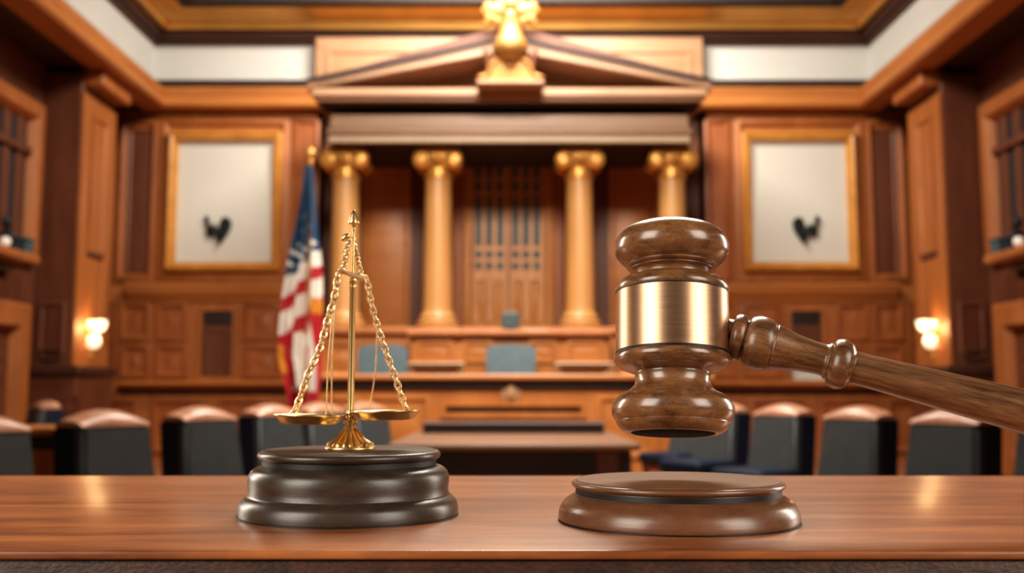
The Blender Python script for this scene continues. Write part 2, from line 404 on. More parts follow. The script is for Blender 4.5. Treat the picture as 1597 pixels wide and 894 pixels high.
# side walls, piers, windows, side doors
n_win = 1
for sgn, side in ((-1, 'left'), (1, 'right')):
    mp = sideL(-XW) if sgn < 0 else sideR(XW)
    XPier = 5.9
    mpp = sideL(-XPier) if sgn < 0 else sideR(XPier)
    def qx(px): return px if sgn < 0 else 1597 - px
    def ys(px, py, X):           # depth where the ray of a pixel meets the plane X
        return X / abs(xat(qx(px), py, 1.0))
    bm = new()
    x0, x1 = sorted((sgn * XW, sgn * (XW + .2)))
    box(bm, x0, x1, -2, 16.4, 0, zz(134, .1) + .1)
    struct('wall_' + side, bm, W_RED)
    # pier
    Yp0, Yp1 = ys(118, 400, XPier), ys(170, 400, XPier)
    x0, x1 = sorted((sgn * XPier, sgn * XW))
    bm = new()
    zpl = zat(572, Yp0)
    box(bm, x0, x1, Yp0, Yp1, zpl, zat(168, 15.5), bev=.012, mi=1)
    # light casing on the aisle face
    relief(bm, (Yp0 + .0, Yp1 - .0, zpl + .02, zat(160, 14.3)), mpp, [(0, .0), (0, .03), (.25, .035), (.27, .015)], mi=0)
    relief(bm, (Yp0 + .3, Yp1 - .3, zat(395, 14.3), zat(185, 14.3)), mpp, [(0, .015), (0, .05), (.05, .05), (.07, .02), (.1, .02)], mi=0)
    box(bm, sgn * XPier - .05, sgn * XPier + .05, Yp0 + .3, Yp1 - .3, zat(402, 14.3), zat(393, 14.3), bev=.01, mi=1)
    # panel on the camera-facing face
    fx = sorted((sgn * (XPier + .1), sgn * (XW - .06)))
    relief(bm, (fx[0], fx[1], zat(552, Yp0), zat(470, Yp0)), back(Yp0), [(0, 0), (.02, .02), (.05, .02), (.07, 0), (.09, .002)], mi=1)
    relief(bm, (fx[0] + .06, fx[1] - .04, zat(562, Yp0), zat(545, Yp0)), back(Yp0), [(0, 0), (0, .03), (.02, .035), (.05, .01)], mi=2)
    # plinth
    xx = sorted((sgn * (XPier - .12), sgn * XW))
    box(bm, xx[0], xx[1], Yp0 - .1, Yp1 + .02, 0, zat(588, Yp0), bev=.015, mi=1)
    box(bm, xx[0] - .04, xx[1] + .04, Yp0 - .15, Yp1 + .06, zat(586, Yp0), zpl + .01, bev=.02, mi=2)
    pc = xat(qx(114), 628, Yp0 - .1)
    relief(bm, (pc - .09, pc + .09, zat(642, Yp0), zat(618, Yp0)), back(Yp0 - .1), [(0, 0), (0, .015), (.02, .015), (.03, 0.002)], mi=1)
    # bracket under the soffit
    box(bm, *sorted((sgn * (XPier - .26), sgn * (XPier + .1))), Yp0 + .05, Yp1 - .05, zz(168, .3) - .22, zz(168, .3), bev=.02, mi=0)
    trim(bm, [W_WALL, W_RED, W_DARK])
    # window
    Yw1 = ys(60, 270, XW - .05); Yw0 = 10.2
    zw0, zw1 = zat(393, 12.2) + .01, zat(143, 12.9)
    e = bpy.data.objects.new('window_%d' % n_win, None); COL.objects.link(e); e['kind'] = 'structure'; n_win += 1
    e.location = (sgn * XW, (Yw0 + Yw1) / 2, zw0)
    bm = new(); relief(bm, (Yw0, Yw1, zw0, zw1), mp, [(0, 0), (0, .1), (.06, .14), (.2, .14), (.26, .08), (.3, .0), (.3, -.06)], fill=False)
    obj('window_frame', bm, W_WALL, e, keepworld=True)
    bm = new(); relief(bm, (Yw0 + .28, Yw1 - .28, zw0 + .28, zw1 - .28), mp, [(0, .01), (.001, .012)])
    obj('pane', bm, M_PANE, e, keepworld=True)
    bm = new()
    def bar(y0, y1, z0, z1, w=.06):
        x0, x1 = sorted((sgn * XW, sgn * (XW - w))); box(bm, x0, x1, y0, y1, z0, z1, bev=.008)
    zm = zat(225, 12.9)
    bar(Yw0 + .28, Yw1 - .28, zm - .05, zm + .05, .09)
    yy = Yw1 - .42
    while yy > Yw0 + .4:
        bar(yy - .18, yy, zw0 + .28, zw1 - .28, .045); yy -= .36
    obj('glazing_bar', bm, W_RED, e, keepworld=True)
    # mantel shelf over the side door
    Ys1 = ys(64, 405, XW - .62)
    bm = new()
    zs1, zs0 = zat(393, 12.2), zat(407, 12.2)
    x0, x1 = sorted((sgn * (XW - .62), sgn * XW)); box(bm, x0, x1, 9.8, Ys1, zs0, zs1, bev=.02, mi=0)
    x0, x1 = sorted((sgn * (XW - .36), sgn * XW)); box(bm, x0, x1, 9.8, Ys1 - .1, zs0 - .1, zs0 + .01, bev=.02, mi=1)
    for k in range(14):
        y = Ys1 - .2 - k * .22; x0, x1 = sorted((sgn * (XW - .32), sgn * XW)); box(bm, x0, x1, y - .1, y, zs0 - .2, zs0 - .09, mi=1)
    x0, x1 = sorted((sgn * (XW - .16), sgn * XW)); box(bm, x0, x1, 9.8, Ys1 - .3, zs0 - .5, zs0 - .08, bev=.02, mi=0)
    trim(bm, [W_WALL, W_DARK])
    Yd1 = ys(46, 520, XW - .1)
    e = bpy.data.objects.new('door_%d' % n_door, None); COL.objects.link(e); e['kind'] = 'structure'; n_door += 1
    e.location = (sgn * XW, 12, 0)
    bm = new(); relief(bm, (10.4, Yd1, 0, zs0 - .42), mp, [(0, 0), (0, .1), (.05, .14), (.3, .14), (.34, .05), (.36, .0)], fill=False)
    obj('door_frame', bm, W_WALL, e, keepworld=True)
    bm = new(); relief(bm, (10.7, Yd1 - .33, 0, zs0 - .75), mp, [(0, .004), (.001, .006)], mi=1)
    for z0, z1 in ((.3, 1.3), (1.5, zs0 - 1.3)):
        relief(bm, (10.95, Yd1 - .5, z0, z1), mp, [(0, .006), (0, .04), (.08, .045), (.12, .012)], mi=0)
    obj('door_leaf', bm, [W_RED, W_RED], e, keepworld=True)

# centre double door
e = bpy.data.objects.new('door_1', None); COL.objects.link(e); e['kind'] = 'structure'
Ydr = YC
r = R(724, 240, 862, 514, Ydr)
e.location = ((r[0] + r[1]) / 2, Ydr, r[2])
bm = new()
relief(bm, r, back(Ydr), [(0, 0), (0, .12), (.03, .14), (.1, .14), (.13, .06), (.14, .0)], fill=False)
obj('door_frame', bm, W_DOOR, e, keepworld=True)
for a, b in ((737, 792.5), (794.5, 849)):
    bm = new(); mbk = back(Ydr - .03)
    r = R(a, 248, b, 514, Ydr)
    box(bm, r[0], r[1], Ydr - .03, Ydr + .02, r[2], r[3], bev=.006)
    w = (b - a)
    for k in range(2):
        l = a + 5 + k * (w - 5) / 2
        relief(bm, R(l, 436, l + w / 2 - 9, 512, Ydr), mbk, [(0, 0), (0, .03), (.03, .03), (.05, .0), (.08, .02)], mi=0)
    dl = obj('door_leaf', bm, W_DOOR, e, keepworld=True)
    bm = new()
    cols = [(a + 4 + i * (w - 5) / 3, a + 4 + i * (w - 5) / 3 + 10.5) for i in range(3)]
    for (l, rr_) in cols:
        for t, bt in ((258, 278), (283, 300), (306, 384), (392, 403), (410, 421)):
            relief(bm, R(l, t, rr_, bt, Ydr), mbk, [(0, .0), (0, .012), (.015, .004)])
    g = obj('door_glass', bm, M_DPANE, dl); 
# boards beside the door
bm = new()
for a, b in ((706, 724), (862, 880)):
    r = R(a, 235, b, 514, YC); box(bm, r[0], r[1], YC - .08, YC, r[2], r[3], bev=.015)
trim(bm, W_PANEL)

# ================================================================== PORTICO
Z_POD = zat(517, 14.6)
CXP = 794.5
def cpx(d): return CXP + d
# podium the columns stand on
bm = new()
xl, xr = xat(493, 520, 14.0), xat(1096, 520, 14.0)
box(bm, xl, xr, 13.72, YC - .001, 0, Z_POD - .04, mi=0)
box(bm, xl - .05, xr + .05, 13.64, YC - .001, Z_POD - .1, Z_POD, bev=.02, mi=1)
for a, b in ((500, 560), (566, 628), (962, 1024), (1030, 1090)):
    relief(bm, R(a, 532, b, 590, 13.72), back(13.72), [(0, 0), (0, .03), (.05, .035), (.08, .005), (.12, .005), (.18, .03)], mi=0)
o = obj('podium', bm, [W_BENCH, W_WALL]); tag(o, 'stepped orange wood podium carrying the four gilded columns', 'podium')

# columns
YCOL = 14.6
def make_column(loc):
    e = empty('column', loc, '', 'column', 'ionic columns of the portico')
    k = ppm(Vector((0, YCOL, 3.2)))
    h = zat(222.5, 14.1) - .008 - Z_POD
    bm = new()
    lathe(bm, [(0, 0), (.33, 0), (.33, .05), (.29, .06), (.31, .09), (.31, .12), (.26, .15), (.25, .17), (.265, .19), (.24, .22), (.218, .28), (0, .28)], 48)
    obj('base', bm, W_COL, e)
    bm = new(); prof = [(0, .27), (.216, .27)]
    for i in range(13):
        t = i / 12; prof.append((.212 - .026 * t ** 1.5, .3 + (h - .3 - .42) * t))
    prof += [(0, h - .42)]
    lathe(bm, prof, 60, mod=lambda a, z: 1 - .018 * max(0, math.cos(a * 20)))
    obj('shaft', bm, W_COL, e)
    cap = new()
    lathe(cap, [(0, h - .43), (.19, h - .43), (.215, h - .41), (.215, h - .385), (.185, h - .37), (.18, h - .28), (.2, h - .25), (.21, h - .2), (.2, h - .05), (0, h - .05)], 40)
    box(cap, -.26, .26, -.2, .2, h - .12, h - .035, bev=.02)
    box(cap, -.3, .3, -.24, .24, h - .04, h, bev=.012)
    c = obj('capital', cap, M_GOLD2, e)
    for s in (-1, 1):
        v = new()
        M = Matrix.Translation((s * .225, 0, h - .165)) @ Matrix.Rotation(PI / 2, 4, 'X')
        half = [(.08, 0), (.09, .1), (.125, .17), (.135, .2), (.132, .225), (.118, .24), (.085, .262), (.045, .274), (0, .278)]
        lathe(v, [(r, -z) for r, z in half[::-1]] + half[1:], 32, M)
        sp = []
        for i in range(40):
            a = i / 39 * 4 * PI; rr2 = .12 * (1 - .75 * i / 39)
            sp.append((s * .225 + s * rr2 * math.cos(a - PI / 2), -.24 - .03 * i / 39, h - .165 - rr2 * math.sin(a - PI / 2)))
        tube(v, sp, .013, 6)
        obj('volute', v, M_GOLD2, c)
    rs = new()
    for i in range(6):
        a = i * PI / 3
        lathe(rs, [(0, -.02), (.025, -.015), (.03, 0), (.02, .02), (0, .025)], 12, Matrix.Translation((.045 * math.cos(a), -.25, h - .17 + .045 * math.sin(a))))
    lathe(rs, [(0, -.03), (.03, -.02), (.035, 0), (.03, .02), (0, .03)], 12, Matrix.Translation((0, -.26, h - .17)))
    obj('rosette', rs, M_GOLD2, c)
    return e
labs = ['golden ionic column nearest the flag, outermost of the portico', 'golden ionic column on the flag side of the double door',
        'golden ionic column on the gavel side of the double door', 'outermost golden ionic column, its shaft running down behind the gavel head']
col0 = None
for px, lb in zip((538, 683, 904, 1049), labs):
    loc = (xat(px, 400, YCOL), YCOL, Z_POD)
    c = make_column(loc) if col0 is None else copy_tree(col0)
    col0 = col0 or c
    c.location = loc; c['label'] = lb

# entablature
bm = new()
YE = 14.05
ZPB = zat(158, 13.75) - .003
def bandbox(py0, py1, pxl, Y, m, bev=.012, Yb=15.7):
    r = list(R(pxl, py0, 2 * CXP - pxl, py1, Y)); r[3] = min(r[3], ZPB)
    box(bm, r[0], r[1], Y, Yb, r[2], r[3], bev=bev, mi=m)
bandbox(208, 222.5, 512, YE + .05, 1)
r = R(512, 208, 2 * CXP - 512, 222.5, YE + .05); box(bm, r[0] + .02, r[1] - .02, YE + .1, 15.7, r[2] - .005, r[2] + .01, mi=3)  # thin near-black sheet: shade painted onto the beam's underside
bandbox(200, 208, 509, YE - .02, 0)
bandbox(178, 200.5, 515, YE + .05, 0)
bandbox(150, 179, 516, YE + .32, 2)  # set-back band in darker wood, colour deepens the shadow below the cornice
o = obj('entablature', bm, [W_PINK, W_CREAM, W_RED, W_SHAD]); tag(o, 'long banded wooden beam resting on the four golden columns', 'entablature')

# pediment
YP = 13.75
e = empty('pediment', P(CXP, 158, YP), 'triangular wooden gable above the columns with a deep shaded recess', 'pediment')
bm = new()
for py0, py1, pxl, Y in ((150, 158, 492, YP), (137, 150, 485, YP - .07)):
    r = R(pxl, py0, 2 * CXP - pxl, py1, Y); box(bm, r[0], r[1], Y, 15.7, r[2], r[3], bev=.02)
r = R(492, 150, 2 * CXP - 492, 158, YP); box(bm, r[0] + .02, r[1] - .02, YP + .04, 14.36, r[2] - .002, r[2] + .05, mi=1)  # thin near-black sheet paints shade under the cornice
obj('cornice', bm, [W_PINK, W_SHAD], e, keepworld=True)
tipL, apex = P(481, 134, YP), P(CXP, 36, YP)
tipR = Vector((2 * apex.x - tipL.x, YP, tipL.z))
def off(t, dz): return (t.x, t.z + dz)
for s, tip in ((-1, tipL), (1, tipR)):
    d = Vector((apex.x - tip.x, 0, apex.z - tip.z)).normalized()
    bm = new()
    tt = .16
    # light moulding, then the darker crown board above it
    prism(bm, [(tip.x, tip.z - .07), (apex.x, apex.z - .42), (apex.x, apex.z - .23), (tip.x, tip.z + .04)], 0.08, -1.6, back(YP), mi=0, bev=.015)
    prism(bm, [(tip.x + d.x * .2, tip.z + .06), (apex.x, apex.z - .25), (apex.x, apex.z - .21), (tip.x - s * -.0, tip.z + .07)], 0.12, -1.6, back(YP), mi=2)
    prism(bm, [(tip.x, tip.z + .05), (apex.x, apex.z - .2), (apex.x, apex.z), (tip.x, tip.z + .075)], -.02, -1.6, back(YP), mi=1, bev=.008)
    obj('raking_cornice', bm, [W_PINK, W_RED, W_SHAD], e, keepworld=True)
bm = new()
prism(bm, [(tipL.x + .3, tipL.z - .03), (tipR.x - .3, tipL.z - .03), (apex.x, apex.z - .3)], -.75, -.85, back(YP))
obj('tympanum', bm, W_PINK, e, keepworld=True)

# gilded ornament
YO = 13.5
k = ppm(P(796, 80, YO))
base = P(796, 137, YO); base.z = zat(137, YP - .07)
e = empty('gilded_ornament', base, 'large gilded urn ornament with leafy scroll crest before the gable peak', 'ornament')
bm = new(); zb_ = base.z; box(bm, -52 * k, 52 * k, -.2, .165, -.06, -.002, bev=.015); obj('bracket', bm, W_PINK, e)
bm = new()
out = [(-51, 0), (-47, 8), (-38, 10), (-33, 18), (-31, 30), (-24, 38), (-14, 41), (-6, 37), (0, 32)]
poly = [(x * k, z * k) for x, z in out]; poly = [(x, z) for x, z in spline([(p[0], p[1], 0) for p in poly], 4) for x, z in [(x, z)]] if False else poly
sp = [Vector(v) for v in spline([(p[0], p[1], 0) for p in poly], 4)]
full = [(v.x, v.y) for v in sp] + [(-v.x, v.y) for v in reversed(sp[:-1])]
prism(bm, full[::-1], .12, -.15, lambda u, v, w: Vector((u, -w, v)), bev=.02)
for s in (-1, 1):
    tube(bm, spline([(s * 47 * k, -.13, 5 * k), (s * 36 * k, -.13, 11 * k), (s * 31 * k, -.13, 22 * k), (s * 22 * k, -.13, 33 * k), (s * 12 * k, -.13, 33 * k), (s * 5 * k, -.13, 24 * k), (0, -.13, 20 * k)], 6), 3.2 * k, 8)
    tube(bm, spline([(s * 50 * k, -.12, 4 * k), (s * 44 * k, -.14, 7 * k), (s * 42 * k, -.14, 4 * k)], 6), 4 * k, 8)
obj('scroll_base', bm, M_ORN, e)
bm = new()
lathe(bm, [(0, 30 * k), (12 * k, 30 * k), (22 * k, 38 * k), (27 * k, 45 * k), (28 * k, 53 * k), (26 * k, 61 * k), (22 * k, 68 * k), (18.5 * k, 76 * k), (16 * k, 86 * k), (15 * k, 94 * k), (15 * k, 100 * k), (0, 102 * k)], 40, Matrix.Translation((0, -.1, 0)))
obj('urn', bm, M_ORN, e)
for s in (-1, 1):
    bm = new(); tube(bm, spline([(s * 34 * k, .06, 30 * k), (s * 36 * k, .06, 44 * k), (s * 39 * k, .06, 53 * k), (s * 37 * k, .06, 57 * k)], 5), 4 * k, 8)
    obj('side_handle', bm, W_RED, e)
bm = new()
def blob(x, z, r, sy=.7, rz=1.0):
    t = bmesh.new(); bmesh.ops.create_icosphere(t, subdivisions=3, radius=1)
    merge(bm, t, Matrix.Translation((x * k, .02, z * k)) @ Matrix.Diagonal((r * k, r * k * sy, r * k * rz, 1)))
for s in (-1, 1):
    blob(s * 20, 118, 13); blob(s * 33, 122, 11); blob(s * 40, 117, 7.5); blob(s * 31, 107, 10); blob(s * 36, 99, 7); blob(s * 20, 102, 9)
    blob(s * 16, 95, 6); blob(s * 12, 132, 10); blob(s * 36, 127, 7)
blob(0, 130, 15); blob(0, 142, 11); blob(0, 150, 6)
cr = obj('leaf_crest', bm, M_ORN, e)
md = cr.modifiers.new('blend', 'REMESH'); md.mode = 'VOXEL'; md.voxel_size = 0.018
md = cr.modifiers.new('soft', 'SMOOTH'); md.iterations = 6; md.factor = .5
bm = new(); blob(0, 110, 9, 1.4); obj('crest_knob', bm, W_PALE, e)

# ================================================================== BENCH AND COUNTER
# judge's bench: projecting centre
e = empty('judge_bench', (xat(795, 600, 13.1), 13.1, 0), 'tall orange judge bench with raised panels below the double door', 'bench')
YBn = 13.0
bm = new()
r = R(640, 522, 950, 600, YBn); ztop = zat(516, YBn)
box(bm, r[0], r[1], YBn, 13.7, 0, ztop - .06, mi=0)
for a, b in ((648, 706), (722, 768), (824, 868), (884, 942)):
    relief(bm, R(a, 531, b, 567, YBn), back(YBn), [(0, 0), (0, .03), (.04, .035), (.06, .005), (.1, .004), (.14, .025)], mi=0)
obj('front_panel', bm, [W_BENCH], e, keepworld=True)
bm = new(); r = R(632, 516, 958, 522, YBn - .12); box(bm, r[0], r[1], YBn - .12, 13.66, ztop - .075, ztop, bev=.02); obj('ledge', bm, W_WALL, e, keepworld=True)
for a, b in ((632, 724), (866, 958)):
    bm = new(); r = R(a, 565, b, 586, YBn - .25); m = back(YBn)
    relief(bm, (r[0], r[1], r[2] - .3, r[3]), lambda u, v, w: Vector((u, YBn - w, v)), [(0, .0), (0, .2), (.02, .215), (.14, .05), (.16, 0)])
    obj('plinth', bm, W_PALE, e, keepworld=True)

# clerk platform (floor step) carrying the leather chairs
bm = new(); box(bm, xat(493, 600, 12) , xat(1096, 600, 12), 11.9, 13.0, 0, .55); o = struct('floor.001', bm, W_FLOOR)

# counter
YK = 11.5
zk = zat(584, YK)
xl, xr = xat(486, 590, YK), xat(1104, 590, YK)
e = empty('clerk_counter', ((xl + xr) / 2, YK, 0), 'long low wooden counter in front of the judge bench', 'counter')
bm = new(); box(bm, xl - .06, xr + .06, YK - .12, YK + .4, zk - .07, zk, bev=.018); obj('worktop', bm, W_TRIM, e, keepworld=True)
bm = new()
box(bm, xl, xr, YK, YK + .38, 0, zk - .07, mi=0)
box(bm, xl, xr, YK - .05, YK, zk - .16, zk - .07, bev=.01, mi=1)  # dark strip paints the shade below the worktop
relief(bm, R(688, 627, 914, 652, YK), back(YK), [(0, .0), (0, .05), (.05, .05), (.06, .0)], fill=False, mi=0)
relief(bm, R(691, 630, 911, 650, YK), back(YK), [(0, .004), (.001, .006)], mi=2)
for a, b in ((495, 560), (570, 672), (930, 1030), (1040, 1095)):
    relief(bm, R(a, 616, b, 715, YK), back(YK), [(0, .0), (0, .03), (.05, .035), (.08, .005), (.13, .005), (.2, .03)], mi=0)
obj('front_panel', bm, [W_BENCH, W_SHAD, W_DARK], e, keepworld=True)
bm = new(); p = P(797, 612, YK)
lathe(bm, [(0, -.02), (.1, -.02), (.11, .0), (.06, .02), (.05, .05), (0, .06)], 24, Matrix.Translation((p.x, YK - .02, p.z)) @ Matrix.Rotation(PI / 2, 4, 'X') @ Matrix.Diagonal((1, 1.3, 1, 1)))
obj('medallion', bm, W_PALE, e, keepworld=True)

# leather chairs behind the counter
def bench_chair(loc, label):
    e = empty('clerk_chair', loc, label, 'chair', 'clerk chairs behind the counter')
    bm = new(); box(bm, -.3, .3, -.28, .3, .40, .52, bev=.05, seg=3); obj('seat', bm, M_TEAL, e)
    bm = new()
    pts = []
    for i in range(21):
        x = -.31 + .62 * i / 20; pts.append((x, 1.18 - .028 * (x / .31) ** 2 - .025 * max(0, (abs(x) - .26) / .05) ** 2))
    poly = [(-.29, .5), (.29, .5)] + pts[::-1]
    prism(bm, poly, .05, -.07, lambda u, v, w: Vector((u, .3 - w + (v - .5) * .1, v)), bev=.025)
    obj('backrest', bm, M_TEAL, e)
    bm = new(); lathe(bm, [(0, .1), (.035, .1), (.035, .41), (0, .41)], 16); obj('pedestal', bm, M_BLACK, e)
    bm = new()
    for i in range(5):
        a = i * 2 * PI / 5; box(bm, 0, .3, -.025, .025, .05, .1, bev=.01, M=Matrix.Rotation(a, 4, 'Z'))
        lathe(bm, [(0, 0), (.03, 0), (.035, .03), (.03, .06), (0, .06)], 12, Matrix.Translation((.28 * math.cos(a), .28 * math.sin(a), 0)))
    obj('star_base', bm, M_BLACK, e)
    return e
zs = .55
c0 = bench_chair((xat(797, 570, 12.28), 12.28, zs), 'grey teal leather chair at the middle of the counter')
c1 = copy_tree(c0); c1.location.x = xat(591, 570, 12.28); c1['label'] = 'grey teal leather chair behind the counter beside the flag'
# seat backs must reach y = 537: adjust the height of the platform chairs
dz = zat(537, 12.6) - (zs + 1.18)
for c in (c0, c1):
    for ch in c.children:
        if ch.name.startswith('backrest'):
            ch.scale.z = (1.18 + dz) / 1.18

# monitor and paper on the bench ledge
p = P(796, 516, 13.1); p.z = ztop
e = empty('monitor', p, 'small slate grey monitor standing on the judge bench', 'monitor')
k = ppm(p)
bm = new(); box(bm, -14 * k, 14 * k, -.02, .03, .03, 29 * k, bev=.012); obj('screen', bm, M_SCREEN, e)
bm = new(); box(bm, -.03, .03, 0, .04, .01, .05); box(bm, -.09, .09, -.04, .1, 0, .014, bev=.004); obj('stand', bm, M_BLACK, e)
p = P(835, 516, 13.2); p.z = ztop
bm = new(); 
for i in range(6): box(bm, -.15 + .003 * i, .15 + .002 * i, -.1, .1, .004 * i, .004 * i + .0035)
o = obj('paper_stack', bm, M_PAPER, None, loc=p); tag(o, 'low pale stack of papers lying on the judge bench', 'papers')

# counsel table
zt_ = H - .05 * 7.6
YT0, YT1 = 7.6, 9.9
xl, xr = xat(604, 690, YT0), xat(1000, 690, YT0)
e = empty('counsel_table', ((xl + xr) / 2, (YT0 + YT1) / 2, 0), 'wide brown table with dark kneehole in front of the counter', 'table')
bm = new(); box(bm, xl, xr, YT0, YT1, zt_ - .06, zt_, bev=.025, seg=3); obj('tabletop', bm, W_TABLE, e, keepworld=True)
bm = new(); box(bm, xl + .12, xr - .32, YT0 + .14, YT0 + .18, .04, zt_ - .06); obj('kneehole_shade_panel', bm, W_SHAD, e, keepworld=True)  # dark board standing in for the shade of the kneehole
bm = new(); box(bm, xr - .32, xr - .06, YT0 + .12, YT0 + .5, 0.0, zt_ - .06, bev=.01); obj('pedestal', bm, W_RED, e, keepworld=True)
for x, y in ((xl + .06, YT0 + .06), (xr - .14, YT0 + .06), (xl + .06, YT1 - .1), (xr - .14, YT1 - .1)):
    bm = new(); box(bm, x, x + .07, y, y + .06, 0, zt_ - .06, bev=.008); obj('leg', bm, W_SHAD, e, keepworld=True)
# dark riser on the table
bm = new()
x0, x1 = xat(660, 660, 9.3), xat(942, 660, 9.3)
box(bm, x0, x1, 9.3, 9.8, zt_, zt_ + .07, bev=.01, mi=1)
box(bm, x0 - .02, x1 + .02, 9.28, 9.82, zt_ + .07, zt_ + .1, bev=.012, mi=0)
o = obj('table_riser', bm, [W_DARK, W_SHAD]); tag(o, 'long flat dark riser lying across the back of the table', 'riser')

# ================================================================== JURY CHAIRS
def make_chair():
    e = empty('jury_chair', (0, 0, 0), '', 'chair')
    bm = new(); box(bm, -.28, .28, -.42, .06, .38, .49, bev=.04, seg=3); obj('seat', bm, M_NAVY, e)
    lean = lambda z: (z - .45) * .16 + .0
    # front pad
    bm = new()
    def slab(bm, w0, w1, y0, y1, z0, z1, bev, mi=0):
        t = bmesh.new(); bmesh.ops.create_cube(t, size=1)
        for v in t.verts:
            up = v.co.z > 0; w = w1 if up else w0; z = z1 if up else z0
            v.co = (v.co.x * 2 * w, (y0 if v.co.y < 0 else y1) + lean(z), z)
        bmesh.ops.bevel(t, geom=t.edges[:], offset=bev, segments=3, affect='EDGES'); merge(bm, t, None, mi)
    slab(bm, .265, .235, -.02, .08, .42, .93, .025); obj('backrest', bm, M_LEATH, e)
    bm = new(); slab(bm, .272, .242, .035, .25, .30, .922, .02); obj('back_shell', bm, M_NAVY, e)
    # rolled wooden crest
    bm = new(); n, m = 20, 12; rows = []
    for i in range(n + 1):
        s = -1 + 2 * i / n; x = s * .236; hh = .12 * (1 - .62 * abs(s) ** 2.2)
        row = []
        for j in range(m + 1):
            a = PI * j / m
            y = .105 - .115 * math.cos(a) * (1 - .0 * abs(s)); z = .918 + hh * math.sin(a) ** .8 * (.55 + .45 * j / m)
            row.append(bm.verts.new((x, y + lean(.92), z)))
        rows.append(row)
    for i in range(n):
        for j in range(m): bm.faces.new((rows[i][j], rows[i + 1][j], rows[i + 1][j + 1], rows[i][j + 1]))
    bm.faces.new(rows[0]); bm.faces.new(rows[-1][::-1])
    for i in range(n): bm.faces.new((rows[i][0], rows[i][m], rows[i + 1][m], rows[i + 1][0]))
    obj('crest', bm, W_CREST, e)
    bm = new(); box(bm, -.26, .26, -.38, .18, .30, .385, bev=.01); obj('apron', bm, W_RED, e)
    for x in (-.22, .22):
        for y in (-.34, .15):
            bm = new(); lathe(bm, [(0, 0), (.018, 0), (.026, .2), (.03, .31), (0, .31)], 12, Matrix.Translation((x, y, 0))); obj('leg', bm, W_DARK, e)
    return e
ch0 = make_chair()
def put_chair(px, Y, t, label, group):
    global used
    c = ch0 if not used else copy_tree(ch0); used = True
    c.location = (xat(px, 690, Y), Y, 0); c.rotation_euler = (0, 0, math.radians(t)); c['label'] = label; c['group'] = group
used = False
GL, GR = 'jury chairs in the row on the flag side', 'jury chairs in the row behind the gavel'
put_chair(-7, 5.0, 60, 'jury chair cut off by the picture edge on the flag side', GL)
put_chair(194, 5.9, 60, 'grey leather jury chair second from the picture edge on the flag side', GL)
put_chair(340, 7.1, 58, 'grey leather jury chair, third from the picture edge on the flag side', GL)
put_chair(446, 8.4, 56, 'jury chair partly hidden by the outer edge of the dark scale base', GL)
put_chair(520, 9.6, 55, 'dim jury chair seen below the brass pan nearest the flag', GL)
put_chair(588, 10.6, 54, 'furthest jury chair of its row, under the brass pan away from the flag', GL)
put_chair(1640, 5.3, -60, 'jury chair barely entering the picture edge below the gavel handle', GR)
put_chair(1460, 6.3, -58, 'largest grey leather jury chair behind the gavel, its crest touching the handle', GR)
put_chair(1315, 7.4, -58, 'grey leather jury chair below the ring of the gavel handle', GR)
put_chair(1200, 8.6, -56, 'grey leather jury chair below the thick part of the gavel handle', GR)
put_chair(1107, 9.7, -56, 'jury chair showing its dark seat just beside the gavel head', GR)
put_chair(1068, 10.8, -54, 'furthest jury chair of its row, mostly hidden behind the gavel head', GR)
put_chair(42, 11.8, -50, 'jury chair turned the other way behind the side table', 'jury chairs standing apart')

# low side table behind the first chairs
e = empty('side_table', (-3.3, 6.55, 0), 'low orange wooden side table between the first two jury chairs', 'table')
zt2 = zat(666, 6.4)
bm = new(); box(bm, -3.9, -2.72, 6.35, 6.8, zt2 - .05, zt2, bev=.012); obj('tabletop', bm, W_BENCH, e, keepworld=True)
bm = new(); box(bm, -3.86, -2.76, 6.4, 6.76, .02, zt2 - .14, mi=0); box(bm, -3.84, -2.78, 6.42, 6.74, zt2 - .14, zt2 - .05, mi=1); obj('cabinet_body', bm, [W_BENCH, W_SHAD], e, keepworld=True)  # dark strip below the top is painted shadow

# small pale box on the ledge at the far side
p = P(1262, 598, 15.75); p.z = zat(594, 15.5)
bm = new(); box(bm, -.24, .24, -.08, .1, 0, .19, bev=.015); box(bm, -.25, .25, -.09, .11, .15, .2, bev=.012)
o = obj('storage_box', bm, M_PAPER, None, loc=p); tag(o, 'pale grey box on the wall ledge above the gavel-side chairs', 'box')

